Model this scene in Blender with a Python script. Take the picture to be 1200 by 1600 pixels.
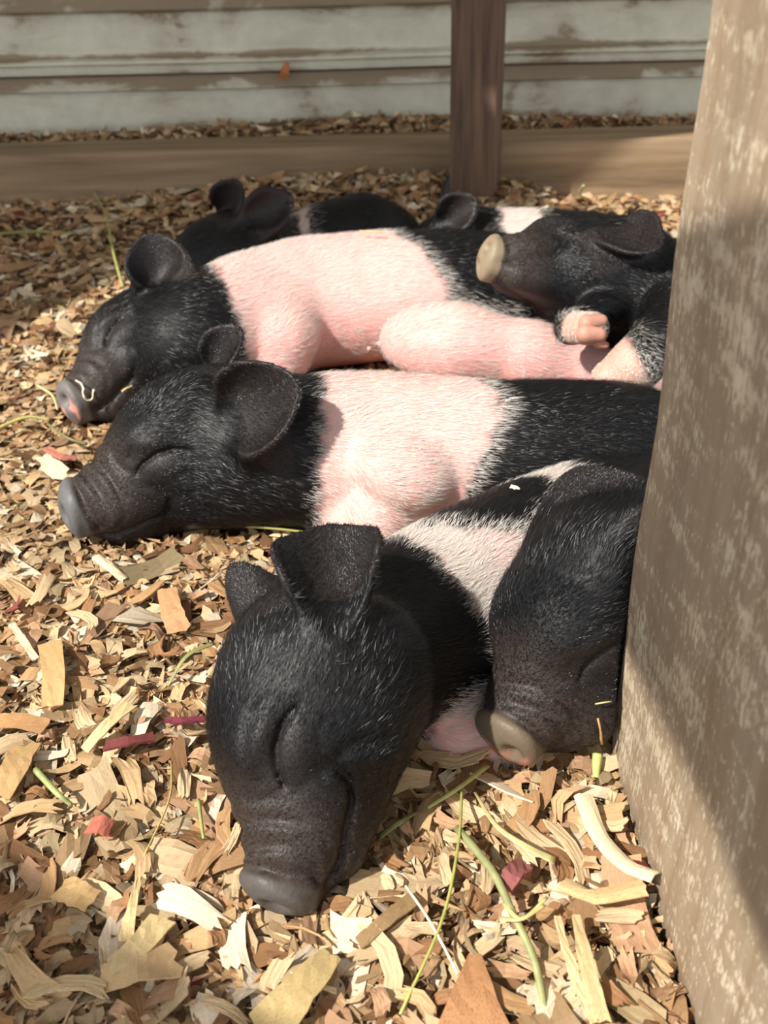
import bpy, math, random
import numpy as np
from mathutils import Vector, Matrix, geometry

for o in list(bpy.data.objects):
    bpy.data.objects.remove(o, do_unlink=True)
scene = bpy.context.scene
COL = scene.collection

# ------------------------------------------------------------------ camera
FPX = 1650.0
PITCH = math.radians(33.6)
ROLL = math.radians(1.5)
CAM = np.array([0.0, 0.0, 0.60])
_f = np.array([0, math.cos(PITCH), -math.sin(PITCH)])
_r0 = np.array([1.0, 0, 0])
_u0 = np.cross(_r0, _f)
_r = math.cos(ROLL) * _r0 - math.sin(ROLL) * _u0
_u = math.cos(ROLL) * _u0 + math.sin(ROLL) * _r0
cd = bpy.data.cameras.new('camera')
cam = bpy.data.objects.new('camera', cd)
COL.objects.link(cam)
cam.matrix_world = Matrix(((_r[0], _u[0], -_f[0], CAM[0]), (_r[1], _u[1], -_f[1], CAM[1]),
                           (_r[2], _u[2], -_f[2], CAM[2]), (0, 0, 0, 1)))
cd.sensor_fit = 'VERTICAL'
cd.sensor_height = 36.0
cd.lens = 36.0 * FPX / 1600.0
cd.clip_start = 0.02
cd.dof.use_dof = True
cd.dof.focus_distance = 0.80
cd.dof.aperture_fstop = (cd.lens / 1000.0) / 0.0042
scene.camera = cam

# ------------------------------------------------------------------ world, sun, exposure
world = bpy.data.worlds.new('world')
scene.world = world
world.use_nodes = True
wbg = world.node_tree.nodes['Background']
wbg.inputs[0].default_value = (0.93, 0.96, 1.0, 1)
wbg.inputs[1].default_value = 1.22
SUN = np.array([0.58, 0.38, -0.74])
SUN = SUN / np.linalg.norm(SUN)
sd = bpy.data.lights.new('sun', 'SUN')
sun = bpy.data.objects.new('sun', sd)
COL.objects.link(sun)
sun.rotation_euler = Vector(SUN).to_track_quat('-Z', 'Y').to_euler()
sun.location = (-3, -1, 4)
sd.energy = 5.6
sd.angle = math.radians(0.5)
sd.color = (1.0, 0.95, 0.87)
vs = scene.view_settings
vs.view_transform = 'Standard'
vs.look = 'None'
vs.exposure = 0.30
vs.gamma = 1.0
vs.use_curve_mapping = False

rng = np.random.default_rng(7)
random.seed(7)


# ------------------------------------------------------------------ pixel helpers (1200 x 1600)
def ray(x, y):
    return _f + _r * (x - 600) / FPX - _u * (y - 800) / FPX


def P(x, y, z=0.0):
    d = ray(x, y)
    return CAM + d * ((z - CAM[2]) / d[2])


def PY(x, y, Y):
    d = ray(x, y)
    return CAM + d * (Y / d[1])


def PX(x, y, X):
    d = ray(x, y)
    return CAM + d * (X / d[0])


def proj_np(p):
    d = p - CAM
    z = d @ _f
    return 600 + FPX * (d @ _r) / z, 800 - FPX * (d @ _u) / z, z


def unit(v):
    v = np.asarray(v, float)
    return v / np.linalg.norm(v)


def srgb(r, g, b):
    c = np.array([r, g, b]) / 255.0
    return np.where(c <= 0.04045, c / 12.92, ((c + 0.055) / 1.055) ** 2.4)


def sstep(a, b, x):
    t = np.clip((x - a) / (b - a), 0, 1)
    return t * t * (3 - 2 * t)


# ------------------------------------------------------------------ object helpers
def link(name, me, mat=None, parent=None, label=None, cat=None, group=None, kind=None):
    o = bpy.data.objects.new(name, me)
    COL.objects.link(o)
    if mat is not None and me is not None and not me.materials:
        me.materials.append(mat)
    if parent is not None:
        o.parent = parent
    for k, v in (('label', label), ('category', cat), ('group', group), ('kind', kind)):
        if v:
            o[k] = v
    return o


def np_mesh(name, verts, faces, smooth=True, cols=None, uvs=None):
    """faces: (n,k) int array of one polygon size, or list of such arrays."""
    me = bpy.data.meshes.new(name)
    if not isinstance(faces, list):
        faces = [faces]
    faces = [np.asarray(f, np.int32) for f in faces if len(f)]
    nl = sum(f.size for f in faces)
    npoly = sum(len(f) for f in faces)
    me.vertices.add(len(verts))
    me.vertices.foreach_set('co', np.asarray(verts, np.float32).ravel())
    me.loops.add(nl)
    li = np.concatenate([f.ravel() for f in faces])
    me.loops.foreach_set('vertex_index', li)
    me.polygons.add(npoly)
    tot = np.concatenate([np.full(len(f), f.shape[1], np.int32) for f in faces])
    st = np.concatenate([[0], np.cumsum(tot)[:-1]]).astype(np.int32)
    me.polygons.foreach_set('loop_start', st)
    me.polygons.foreach_set('loop_total', tot)
    me.polygons.foreach_set('use_smooth', np.full(npoly, smooth, bool))
    if cols is not None:
        a = me.attributes.new('Col', 'FLOAT_COLOR', 'POINT')
        c4 = np.ones((len(verts), 4), np.float32)
        c4[:, :3] = cols
        a.data.foreach_set('color', c4.ravel())
    if uvs is not None:
        uv = me.uv_layers.new(name='UVMap')
        uv.data.foreach_set('uv', np.asarray(uvs, np.float32)[li].ravel())
    me.update()
    me.validate()
    return me


class NT:
    def __init__(self, name):
        self.m = bpy.data.materials.new(name)
        self.m.use_nodes = True
        self.t = self.m.node_tree
        self.b = self.t.nodes['Principled BSDF']

    def n(self, typ, **kw):
        nd = self.t.nodes.new(typ)
        for k, v in kw.items():
            if k.startswith('i_'):
                key = k[2:]
                nd.inputs[int(key) if key.isdigit() else key].default_value = v
            else:
                setattr(nd, k, v)
        return nd

    def l(self, a, b):
        self.t.links.new(a, b)

    def set(self, **kw):
        for k, v in kw.items():
            self.b.inputs[k.replace('_', ' ')].default_value = v


def ramp(nt, fac, stops):
    r = nt.n('ShaderNodeValToRGB')
    e = r.color_ramp.elements
    while len(e) < len(stops):
        e.new(0.5)
    for el, (p, c) in zip(e, stops):
        el.position = p
        el.color = (*c, 1)
    nt.l(fac, r.inputs[0])
    return r.outputs[0]


def mix(nt, fac, a, b, mode='MIX'):
    m = nt.n('ShaderNodeMix', data_type='RGBA', blend_type=mode)
    if hasattr(fac, 'is_linked') or hasattr(fac, 'links'):
        nt.l(fac, m.inputs[0])
    else:
        m.inputs[0].default_value = fac
    for s, v in ((6, a), (7, b)):
        if hasattr(v, 'links'):
            nt.l(v, m.inputs[s])
        else:
            m.inputs[s].default_value = (*v, 1)
    return m.outputs[2]


def noise(nt, vec, scale, detail=4, rough=0.55, dist=0.0):
    n = nt.n('ShaderNodeTexNoise', i_Scale=scale, i_Detail=detail, i_Roughness=rough, i_Distortion=dist)
    if vec is not None:
        nt.l(vec, n.inputs['Vector'])
    return n.outputs['Fac']


def mapping(nt, scale, kind='Object', rot=(0, 0, 0)):
    tc = nt.n('ShaderNodeTexCoord')
    mp = nt.n('ShaderNodeMapping')
    mp.inputs['Scale'].default_value = scale
    mp.inputs['Rotation'].default_value = rot
    nt.l(tc.outputs[kind], mp.inputs[0])
    return mp.outputs[0]


def bump(nt, h, strength, dist=0.002):
    b = nt.n('ShaderNodeBump', i_Strength=strength, i_Distance=dist)
    nt.l(h, b.inputs['Height'])
    nt.l(b.outputs[0], nt.b.inputs['Normal'])
    return b


# ------------------------------------------------------------------ materials
def mat_wall():
    t = NT('muddy_painted_sheet')
    v = mapping(t, (1, 1, 1))
    vs_ = mapping(t, (1.2, 1, 4.0))
    n1 = noise(t, v, 5.0, 8, 0.65, 0.6)
    n2 = noise(t, vs_, 7.0, 9, 0.7, 0.8)
    n3 = noise(t, v, 38.0, 6, 0.7)
    base = mix(t, n3, srgb(178, 176, 156), srgb(220, 218, 200))
    # mud that has settled on the ledges of the sheet, follows height on the sheet
    a = t.n('ShaderNodeAttribute', attribute_name='Mud')
    ad = t.n('ShaderNodeMath', operation='ADD')
    t.l(n1, ad.inputs[0]); t.l(a.outputs['Fac'], ad.inputs[1])
    ad2 = t.n('ShaderNodeMath', operation='MULTIPLY_ADD', i_1=0.45)
    t.l(n2, ad2.inputs[0]); t.l(ad.outputs[0], ad2.inputs[2])
    ad3 = t.n('ShaderNodeMath', operation='MULTIPLY_ADD', i_1=0.16)
    t.l(n3, ad3.inputs[0]); t.l(ad2.outputs[0], ad3.inputs[2])
    mud = ramp(t, ad3.outputs[0], [(0.80, (0, 0, 0)), (0.92, (0.30,) * 3), (1.03, (0.85,) * 3)])
    mudc = mix(t, n2, srgb(104, 82, 58), srgb(142, 118, 90))
    c = mix(t, mud, base, mudc)
    t.l(c, t.b.inputs['Base Color'])
    t.set(Roughness=0.7)
    bump(t, ad3.outputs[0], 0.25, 0.003)
    return t.m


def mat_wood(name, dark, light, axis='Z', scale=1.0, mott=None, mott_amt=0.0, rough=0.75, fib=60.0, bstr=0.5):
    t = NT(name)
    s = {'X': (0.06, 1, 1), 'Y': (1, 0.06, 1), 'Z': (1, 1, 0.06)}[axis]
    v = mapping(t, s)
    n1 = noise(t, v, fib * scale, 6, 0.65, 0.3)
    n2 = noise(t, v, 9.0 * scale, 4, 0.6, 0.8)
    c0 = mix(t, ramp(t, n1, [(0.3, (0, 0, 0)), (0.7, (1, 1, 1))]), dark, light)
    c1 = mix(t, ramp(t, n2, [(0.35, (0.75,) * 3), (0.7, (1.1,) * 3)]), (0, 0, 0), c0)
    t.l(c1, t.b.inputs['Base Color'])
    if mott is not None:
        v2 = mapping(t, (1, 1, 0.30) if axis == 'Z' else (0.3, 1, 1), rot=(math.radians(14), 0, 0))
        m1 = noise(t, v2, 330.0, 5, 0.75, 0.4)
        m2 = noise(t, mapping(t, (1, 1, 1)), 10.0, 4, 0.6)
        # saw marks that cross the face on a slant
        v3 = mapping(t, (1, 0.25, 1), rot=(math.radians(-38), 0, 0))
        m3 = noise(t, v3, 60.0, 3, 0.6)
        sm = t.n('ShaderNodeMath', operation='MULTIPLY_ADD', i_1=0.5)
        t.l(m2, sm.inputs[0]); t.l(m1, sm.inputs[2])
        sm2 = t.n('ShaderNodeMath', operation='MULTIPLY_ADD', i_1=0.55)
        t.l(m3, sm2.inputs[0]); t.l(sm.outputs[0], sm2.inputs[2])
        k = ramp(t, sm2.outputs[0], [(0.92, (0, 0, 0)), (1.10, (1, 1, 1))])
        f = t.n('ShaderNodeMath', operation='MULTIPLY', i_1=mott_amt)
        t.l(k, f.inputs[0])
        c2 = mix(t, f.outputs[0], c1, mott)
        t.l(c2, t.b.inputs['Base Color'])
        bump(t, sm2.outputs[0], bstr, 0.002)
    else:
        bump(t, n1, bstr, 0.0015)
    t.set(Roughness=rough)
    return t.m


def mat_floor():
    t = NT('trodden_bedding')
    v = mapping(t, (1, 1, 1))
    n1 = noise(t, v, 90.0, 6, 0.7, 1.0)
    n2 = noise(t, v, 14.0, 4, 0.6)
    c = ramp(t, n1, [(0.30, srgb(58, 40, 24)), (0.52, srgb(128, 94, 58)), (0.72, srgb(188, 150, 104))])  # dark brown floor tone also puts shade into the gaps between shavings
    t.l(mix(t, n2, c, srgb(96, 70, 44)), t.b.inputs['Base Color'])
    t.set(Roughness=0.9)
    bump(t, n1, 0.9, 0.006)
    return t.m


def mat_chip():
    t = NT('wood_shaving')
    a = t.n('ShaderNodeAttribute', attribute_name='Col')
    uvn = t.n('ShaderNodeUVMap')
    mp = t.n('ShaderNodeMapping')
    mp.inputs['Scale'].default_value = (14.0, 0.8, 1)
    t.l(uvn.outputs[0], mp.inputs[0])
    n1 = noise(t, mp.outputs[0], 3.0, 5, 0.65, 0.4)
    g = ramp(t, n1, [(0.30, (0.50, 0.43, 0.36)), (0.46, (0.90, 0.88, 0.85)), (0.75, (1.15, 1.15, 1.14))])
    t.l(mix(t, 1.0, a.outputs['Color'], g, 'MULTIPLY'), t.b.inputs['Base Color'])
    t.set(Roughness=0.72)
    t.b.inputs['Specular IOR Level'].default_value = 0.25
    bump(t, n1, 0.45, 0.0012)
    return t.m


def mat_straw():
    t = NT('straw')
    a = t.n('ShaderNodeAttribute', attribute_name='Col')
    v = mapping(t, (1, 1, 1))
    n1 = noise(t, v, 120.0, 4, 0.6)
    t.l(mix(t, 1.0, a.outputs['Color'], ramp(t, n1, [(0.3, (0.75,) * 3), (0.7, (1.1,) * 3)]), 'MULTIPLY'),
        t.b.inputs['Base Color'])
    t.set(Roughness=0.5)
    return t.m


def mat_skin():
    t = NT('pig_skin')
    a = t.n('ShaderNodeAttribute', attribute_name='Col')
    v = mapping(t, (1, 1, 1))
    n1 = noise(t, v, 55.0, 4, 0.6)
    vo = t.n('ShaderNodeTexVoronoi', i_Scale=420.0, feature='F1')
    nd = noise(t, v, 130.0, 3, 0.6)
    t.l(v, vo.inputs['Vector'])
    t.l(mix(t, 1.0, a.outputs['Color'], ramp(t, n1, [(0.3, (0.88, 0.86, 0.86)), (0.7, (1.06,) * 3)]), 'MULTIPLY'),
        t.b.inputs['Base Color'])
    sm = t.n('ShaderNodeMath', operation='MULTIPLY_ADD', i_1=0.5)
    t.l(vo.outputs['Distance'], sm.inputs[0]); t.l(nd, sm.inputs[2])
    bump(t, sm.outputs[0], 0.24, 0.0014)
    t.set(Roughness=0.5)
    t.b.inputs['Specular IOR Level'].default_value = 0.28
    return t.m


def mat_hair():
    t = NT('pig_hair')
    a = t.n('ShaderNodeAttribute', attribute_name='Col')
    t.l(a.outputs['Color'], t.b.inputs['Base Color'])
    t.set(Roughness=0.40)
    t.b.inputs['Specular IOR Level'].default_value = 0.40
    return t.m


M = dict(wall=mat_wall(), floor=mat_floor(), chip=mat_chip(), straw=mat_straw(), skin=mat_skin(), hair=mat_hair(),
         post=mat_wood('dark_stained_post', srgb(62, 45, 35), srgb(124, 96, 74), 'Z', 1.0, fib=70),
         beam=mat_wood('old_beam', srgb(118, 95, 70), srgb(176, 150, 118), 'X', 0.8, fib=50),
         board=mat_wood('rough_sawn_board', srgb(176, 156, 128), srgb(214, 200, 176), 'Z', 1.0,
                        mott=tuple(srgb(106, 80, 54)), mott_amt=0.62, bstr=0.6),
         gobo=mat_wood('gobo_sheet', srgb(190, 186, 176), srgb(214, 212, 204), 'X', 0.5))

# ------------------------------------------------------------------ setting
WALL_Y = 2.06
BEAM_Y = 1.86


def grid_floor():
    xs = np.linspace(-3.0, 1.8, 97)
    ys = np.linspace(-1.0, 2.3, 67)
    X, Y = np.meshgrid(xs, ys, indexing='ij')
    Z = ground_z(X, Y) - 0.004
    v = np.stack([X.ravel(), Y.ravel(), Z.ravel()], 1)
    n = len(ys)
    i, j = np.meshgrid(np.arange(96), np.arange(66), indexing='ij')
    a = (i * n + j).ravel()
    return np_mesh('floor', v, np.stack([a, a + n, a + n + 1, a + 1], 1))


def ground_z(x, y):
    """bedding height: nearly level, heaped a little against the beam"""
    x = np.asarray(x, float)
    y = np.asarray(y, float)
    heap = 0.045 * sstep(1.52, 1.84, y) * np.exp(-((x + 0.05) / 0.42) ** 2) + 0.02 * sstep(1.6, 1.85, y) * (x < 0.3)
    und = 0.004 * np.sin(9 * x + 2) * np.sin(7 * y + 1)
    und = und * sstep(0.2, 0.5, np.abs(x - 0.0) + np.abs(y - 0.9))
    return heap + und * 0.6


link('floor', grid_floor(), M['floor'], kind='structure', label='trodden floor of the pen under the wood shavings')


def wall_back():
    # profile of the ribbed sheet, from pixel rows on the right half of the photograph
    zr = lambda py: PY(950, py, WALL_Y)[2]
    prof = [(0.0, -0.05, .2), (0.0, zr(186), .12), (0.0, zr(165), -0.02), (0.0, zr(124), 0.0), (-0.012, zr(120), .12), (-0.012, zr(98), .32),
            (-0.004, zr(95), .30), (-0.024, zr(92), .08), (-0.026, zr(84), -.02), (-0.018, zr(80), .05), (-0.026, zr(76), -.02), (-0.022, zr(72), .10),
            (-0.004, zr(68), .28), (-0.002, zr(64), .16), (0.0, zr(60), 0.0), (0.0, zr(30), -.02), (0.0, zr(2), .10), (-0.018, zr(-6), .25), (-0.02, zr(-40), .2), (0, zr(-46), .1),
            (0.0, zr(-150), 0.0), (-0.02, zr(-160), .2), (0, zr(-200), .1), (0, 1.64, 0)]
    xs = np.linspace(-3.0, 1.8, 49)
    v, mud = [], []
    for x in xs:
        for (dy, z, m) in prof:
            v.append((x, WALL_Y + dy, z + 0.0008 * math.sin(7 * x)))
            mud.append(m)
    n = len(prof)
    f = [((i + 1) * n + j, i * n + j, i * n + j + 1, (i + 1) * n + j + 1) for i in range(48) for j in range(n - 1)]
    f = [(a[1], a[0], a[3], a[2]) for a in f]
    me = np_mesh('wall_back', np.array(v), np.array(f), smooth=False)
    at = me.attributes.new('Mud', 'FLOAT', 'POINT')
    at.data.foreach_set('value', np.array(mud, np.float32))
    return me


link('wall_back', wall_back(), M['wall'], kind='structure', label='mud-stained off-white ribbed sheet wall behind the beam')


def box_mesh(name, lo, hi, bev=0.004, segs=2):
    import bmesh
    bm = bmesh.new()
    bmesh.ops.create_cube(bm, size=1.0)
    lo, hi = np.array(lo), np.array(hi)
    for v in bm.verts:
        v.co = Vector((np.array(v.co) + 0.5) * (hi - lo) + lo)
    bmesh.ops.bevel(bm, geom=list(bm.edges), offset=bev, segments=segs, affect='EDGES', profile=0.6)
    me = bpy.data.meshes.new(name)
    bm.to_mesh(me)
    bm.free()
    for p in me.polygons:
        p.use_smooth = False
    return me


# long beam along the wall's foot
beam_top = PY(950, 218, BEAM_Y)[2]
link('sill_beam', box_mesh('sill_beam', (-2.6, BEAM_Y, -0.02), (1.5, BEAM_Y + 0.09, beam_top), 0.006), M['beam'],
     label='long weathered timber beam lying along the foot of the back wall', cat='beam')

# dark square post in front of the beam
pw = 0.076
pc = P(738, 338, 0.0)
pm = box_mesh('timber_post', (-pw / 2, -pw / 2, -0.03), (pw / 2, pw / 2, 1.63), 0.003)
po = link('timber_post', pm, M['post'], label='dark brown square timber post standing in front of the back beam', cat='post')
po.location = (pc[0], BEAM_Y - pw * 0.68, 0)
po.rotation_euler = (0, 0, math.radians(-14))

# big rough-sawn timber on the right, its broad face towards the pigs
BX = 0.170
BEND = 0.566


def big_board():
    import bmesh
    bm = bmesh.new()
    bmesh.ops.create_cube(bm, size=1.0)
    lo, hi = np.array((BX, -0.10, -0.03)), np.array((BX + 0.15, BEND, 1.4))
    for v in bm.verts:
        v.co = Vector((np.array(v.co) + 0.5) * (hi - lo) + lo)
    bmesh.ops.bevel(bm, geom=list(bm.edges), offset=0.006, segments=3, affect='EDGES', profile=0.5)
    bmesh.ops.subdivide_edges(bm, edges=[e for e in bm.edges if e.calc_length() > 0.3], cuts=40, use_grid_fill=True)
    for v in bm.verts:
        if v.co.x < BX + 0.01:
            v.co.x += 0.0012 * math.sin(31 * v.co.z + 9 * v.co.y)
        v.co.x += (BEND - v.co.y) * 0.04 - 0.005
        # the far foot of the board is worn round
        if v.co.y > BEND - 0.02:
            v.co.y -= 0.010 * math.exp(-((v.co.z - 0.0) / 0.03) ** 2) - 0.002 * math.sin(17 * v.co.z)
    me = bpy.data.meshes.new('rough_board')
    bm.to_mesh(me)
    bm.free()
    return me


link('rough_post', big_board(), M['board'], label='wide rough-sawn pale timber post at the right edge, half in shade', cat='post')


# roof added unseen over the pen, two openings shaped to place the sunlit patches
GOBO_Z = 1.65


def to_gobo(p):
    t = (GOBO_Z - p[2]) / SUN[2]
    q = np.asarray(p) + SUN * t
    return Vector((q[0], q[1], 0))


open1 = [P(-330, 700, 0), P(-60, 585, 0), P(185, 385, .05), P(330, 430, .12), P(480, 358, .14), P(740, 330, .14), P(890, 322, 0.0),
         PY(915, 322, BEAM_Y) + (0, .015, .0), PY(1005, 262, BEAM_Y) + (0, .015, .015), PY(1085, 208, BEAM_Y) + (0, .015, .03), PY(1300, 120, BEAM_Y) + (0, .02, .05), P(1330, 700, .1),
         PX(985, 1020, BX), PX(1040, 1140, BX), PX(1100, 1270, BX), PX(1150, 1410, BX), PX(1200, 1535, BX), PX(1260, 1720, BX),
         P(900, 1760, 0), P(480, 1600, 0), P(230, 1450, 0), P(-60, 1260, 0), P(-330, 1090, 0)]
open2 = [PX(1040, 392, BX), PX(1120, 360, BX), PX(1200, 330, BX), PX(1290, 300, BX), PX(1330, -150, BX), PX(1112, -150, BX)]
r1 = [to_gobo(p) for p in open1]
r2 = [to_gobo(p) for p in open2]
outer = [Vector((-3.2, -0.75, 0)), Vector((2.0, -0.75, 0)), Vector((2.0, 2.3, 0)), Vector((-3.2, 2.3, 0))]
tris = geometry.tessellate_polygon([outer, r1, r2])
allp = outer + r1 + r2
nv = len(allp)
vv = [(p.x, p.y, GOBO_Z) for p in allp] + [(p.x, p.y, GOBO_Z + 0.004) for p in allp]
ff = [tuple(t) for t in tris] + [tuple(i + nv for i in t)[::-1] for t in tris]
me = bpy.data.meshes.new('gobo')
me.from_pydata(vv, [], ff)
link('sun_gobo', me, M['gobo'], kind='structure', label='added unseen roof over the pen with openings to the sky')


# ------------------------------------------------------------------ signed distance modelling of the piglets
def frame(fwd, up):
    """rows: forward, left, up"""
    f = unit(fwd)
    u = np.asarray(up, float)
    u = unit(u - f * (u @ f))
    l = np.cross(u, f)
    return np.stack([f, l, u])


class Field:
    def __init__(self, lo, hi, h):
        self.lo = np.asarray(lo, float)
        self.h = h
        self.n = np.ceil((np.asarray(hi) - self.lo) / h).astype(int) + 1
        self.D = np.full(self.n, 0.08, np.float32)

    def sub(self, lo, hi):
        a = np.clip(np.floor((np.asarray(lo) - self.lo) / self.h).astype(int), 0, self.n)
        b = np.clip(np.ceil((np.asarray(hi) - self.lo) / self.h).astype(int) + 1, 0, self.n)
        if np.any(b - a < 2):
            return None, None
        sl = tuple(slice(i, j) for i, j in zip(a, b))
        ax = [(self.lo[k] + self.h * np.arange(a[k], b[k])).astype(np.float32) for k in range(3)]
        return sl, ax

    def local(self, ax, o, R):
        x, y, z = ax[0][:, None, None] - o[0], ax[1][None, :, None] - o[1], ax[2][None, None, :] - o[2]
        return [(R[i][0] * x + R[i][1] * y + R[i][2] * z).astype(np.float32) for i in range(3)]

    def merge(self, sl, d, k, sub=False):
        a = self.D[sl]
        if sub:
            h = np.clip(0.5 - 0.5 * (a + d) / k, 0, 1)
            self.D[sl] = a * (1 - h) + (-d) * h + k * h * (1 - h)
        else:
            h = np.clip(0.5 + 0.5 * (a - d) / k, 0, 1)
            self.D[sl] = a * (1 - h) + d * h - k * h * (1 - h)

    def ell(self, c, R, rad, k=0.02, sub=False):
        c = np.asarray(c, float)
        rad = np.asarray(rad, float)
        R = np.eye(3) if R is None else R
        ext = np.sqrt(((R * rad[:, None]) ** 2).sum(0)) + k + 0.012
        sl, ax = self.sub(c - ext, c + ext)
        if sl is None:
            return
        q = self.local(ax, c, R)
        k0 = np.sqrt(sum((q[i] / rad[i]) ** 2 for i in range(3)))
        k1 = np.sqrt(sum((q[i] / rad[i] ** 2) ** 2 for i in range(3))) + 1e-6
        self.merge(sl, k0 * (k0 - 1) / k1, k, sub)

    def cone(self, a, b, ra, rb, k=0.02, sub=False):
        a, b = np.asarray(a, float), np.asarray(b, float)
        m = max(ra, rb) + k + 0.012
        sl, ax = self.sub(np.minimum(a, b) - m, np.maximum(a, b) + m)
        if sl is None:
            return
        x, y, z = ax[0][:, None, None] - a[0], ax[1][None, :, None] - a[1], ax[2][None, None, :] - a[2]
        v = b - a
        t = np.clip((x * v[0] + y * v[1] + z * v[2]) / (v @ v), 0, 1)
        d = np.sqrt((x - t * v[0]) ** 2 + (y - t * v[1]) ** 2 + (z - t * v[2]) ** 2) - (ra + (rb - ra) * t)
        self.merge(sl, d.astype(np.float32), k, sub)

    def path(self, pts, rad, k=0.015, sub=False):
        for i in range(len(pts) - 1):
            self.cone(pts[i], pts[i + 1], rad[i], rad[i + 1], k, sub)

    def carve(self, other, gap=.0006):
        """press this body against another: keep out of the other's volume"""
        lo = np.maximum(self.lo, other.lo)
        hi = np.minimum(self.lo + self.h * (self.n - 1), other.lo + other.h * (other.n - 1))
        if np.any(hi - lo < .01):
            return
        sl, ax = self.sub(lo + self.h, hi - 2 * self.h)
        if sl is None:
            return
        A = other.D
        for k in range(3):
            t = np.clip((ax[k] - other.lo[k]) / other.h, 0, other.n[k] - 1.001)
            i = t.astype(int)
            f = (t - i).astype(np.float32)
            shp = [1, 1, 1]
            shp[k] = -1
            A = np.take(A, i, k) * (1 - f.reshape(shp)) + np.take(A, i + 1, k) * f.reshape(shp)
        self.D[sl] = np.maximum(self.D[sl], gap - A)

    def mesh(self, smooth=1):
        D, n = self.D, self.n
        S = D < 0
        ce = np.zeros(n - 1, np.int8)
        offs = [(i, j, k) for i in (0, 1) for j in (0, 1) for k in (0, 1)]
        for o in offs:
            ce += S[o[0]:o[0] + n[0] - 1, o[1]:o[1] + n[1] - 1, o[2]:o[2] + n[2] - 1]
        act = np.argwhere((ce > 0) & (ce < 8))
        idx = np.full(n - 1, -1, np.int32)
        idx[act[:, 0], act[:, 1], act[:, 2]] = np.arange(len(act))
        val = np.stack([D[act[:, 0] + o[0], act[:, 1] + o[1], act[:, 2] + o[2]] for o in offs], 1)
        acc = np.zeros((len(act), 3))
        cnt = np.zeros(len(act))
        for a in range(8):
            for b in range(a + 1, 8):
                da = np.array(offs[b]) - np.array(offs[a])
                if np.abs(da).sum() != 1:
                    continue
                va, vb = val[:, a], val[:, b]
                cr = (va < 0) != (vb < 0)
                t = np.where(cr, va / np.where(cr, va - vb, 1), 0)
                acc += np.where(cr[:, None], np.array(offs[a]) + t[:, None] * da, 0)
                cnt += cr
        V = (act + acc / cnt[:, None]) * self.h + self.lo
        Q = []
        for ax in range(3):
            b, c = (ax + 1) % 3, (ax + 2) % 3
            sa = [slice(None)] * 3
            sb = [slice(None)] * 3
            sa[ax] = slice(0, -1)
            sb[ax] = slice(1, None)
            ch = np.argwhere(S[tuple(sa)] != S[tuple(sb)])
            ch = ch[(ch[:, b] > 0) & (ch[:, c] > 0) & (ch[:, b] < n[b] - 1) & (ch[:, c] < n[c] - 1)]
            ins = S[ch[:, 0], ch[:, 1], ch[:, 2]]
            q = []
            for (db, dc) in ((-1, -1), (0, -1), (0, 0), (-1, 0)):
                m = ch.copy()
                m[:, b] += db
                m[:, c] += dc
                q.append(idx[m[:, 0], m[:, 1], m[:, 2]])
            q = np.stack(q, 1)
            q[~ins] = q[~ins][:, ::-1]
            Q.append(q)
        Q = np.concatenate(Q)
        Q = Q[(Q >= 0).all(1)]
        for _ in range(smooth):
            s = np.zeros_like(V)
            w = np.zeros(len(V))
            for i in range(4):
                for j in (1, 3):
                    np.add.at(s, Q[:, i], V[Q[:, (i + j) % 4]])
                    np.add.at(w, Q[:, i], 1)
            V = V * 0.5 + 0.5 * s / np.maximum(w, 1)[:, None]
        return V, Q


def polyline_dist(px, pz, pts):
    d = np.full(px.shape, 9.0, np.float32)
    for (a, b) in zip(pts[:-1], pts[1:]):
        vx, vz = b[0] - a[0], b[1] - a[1]
        t = np.clip(((px - a[0]) * vx + (pz - a[1]) * vz) / (vx * vx + vz * vz), 0, 1)
        d = np.minimum(d, np.hypot(px - a[0] - t * vx, pz - a[1] - t * vz))
    return d


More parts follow.
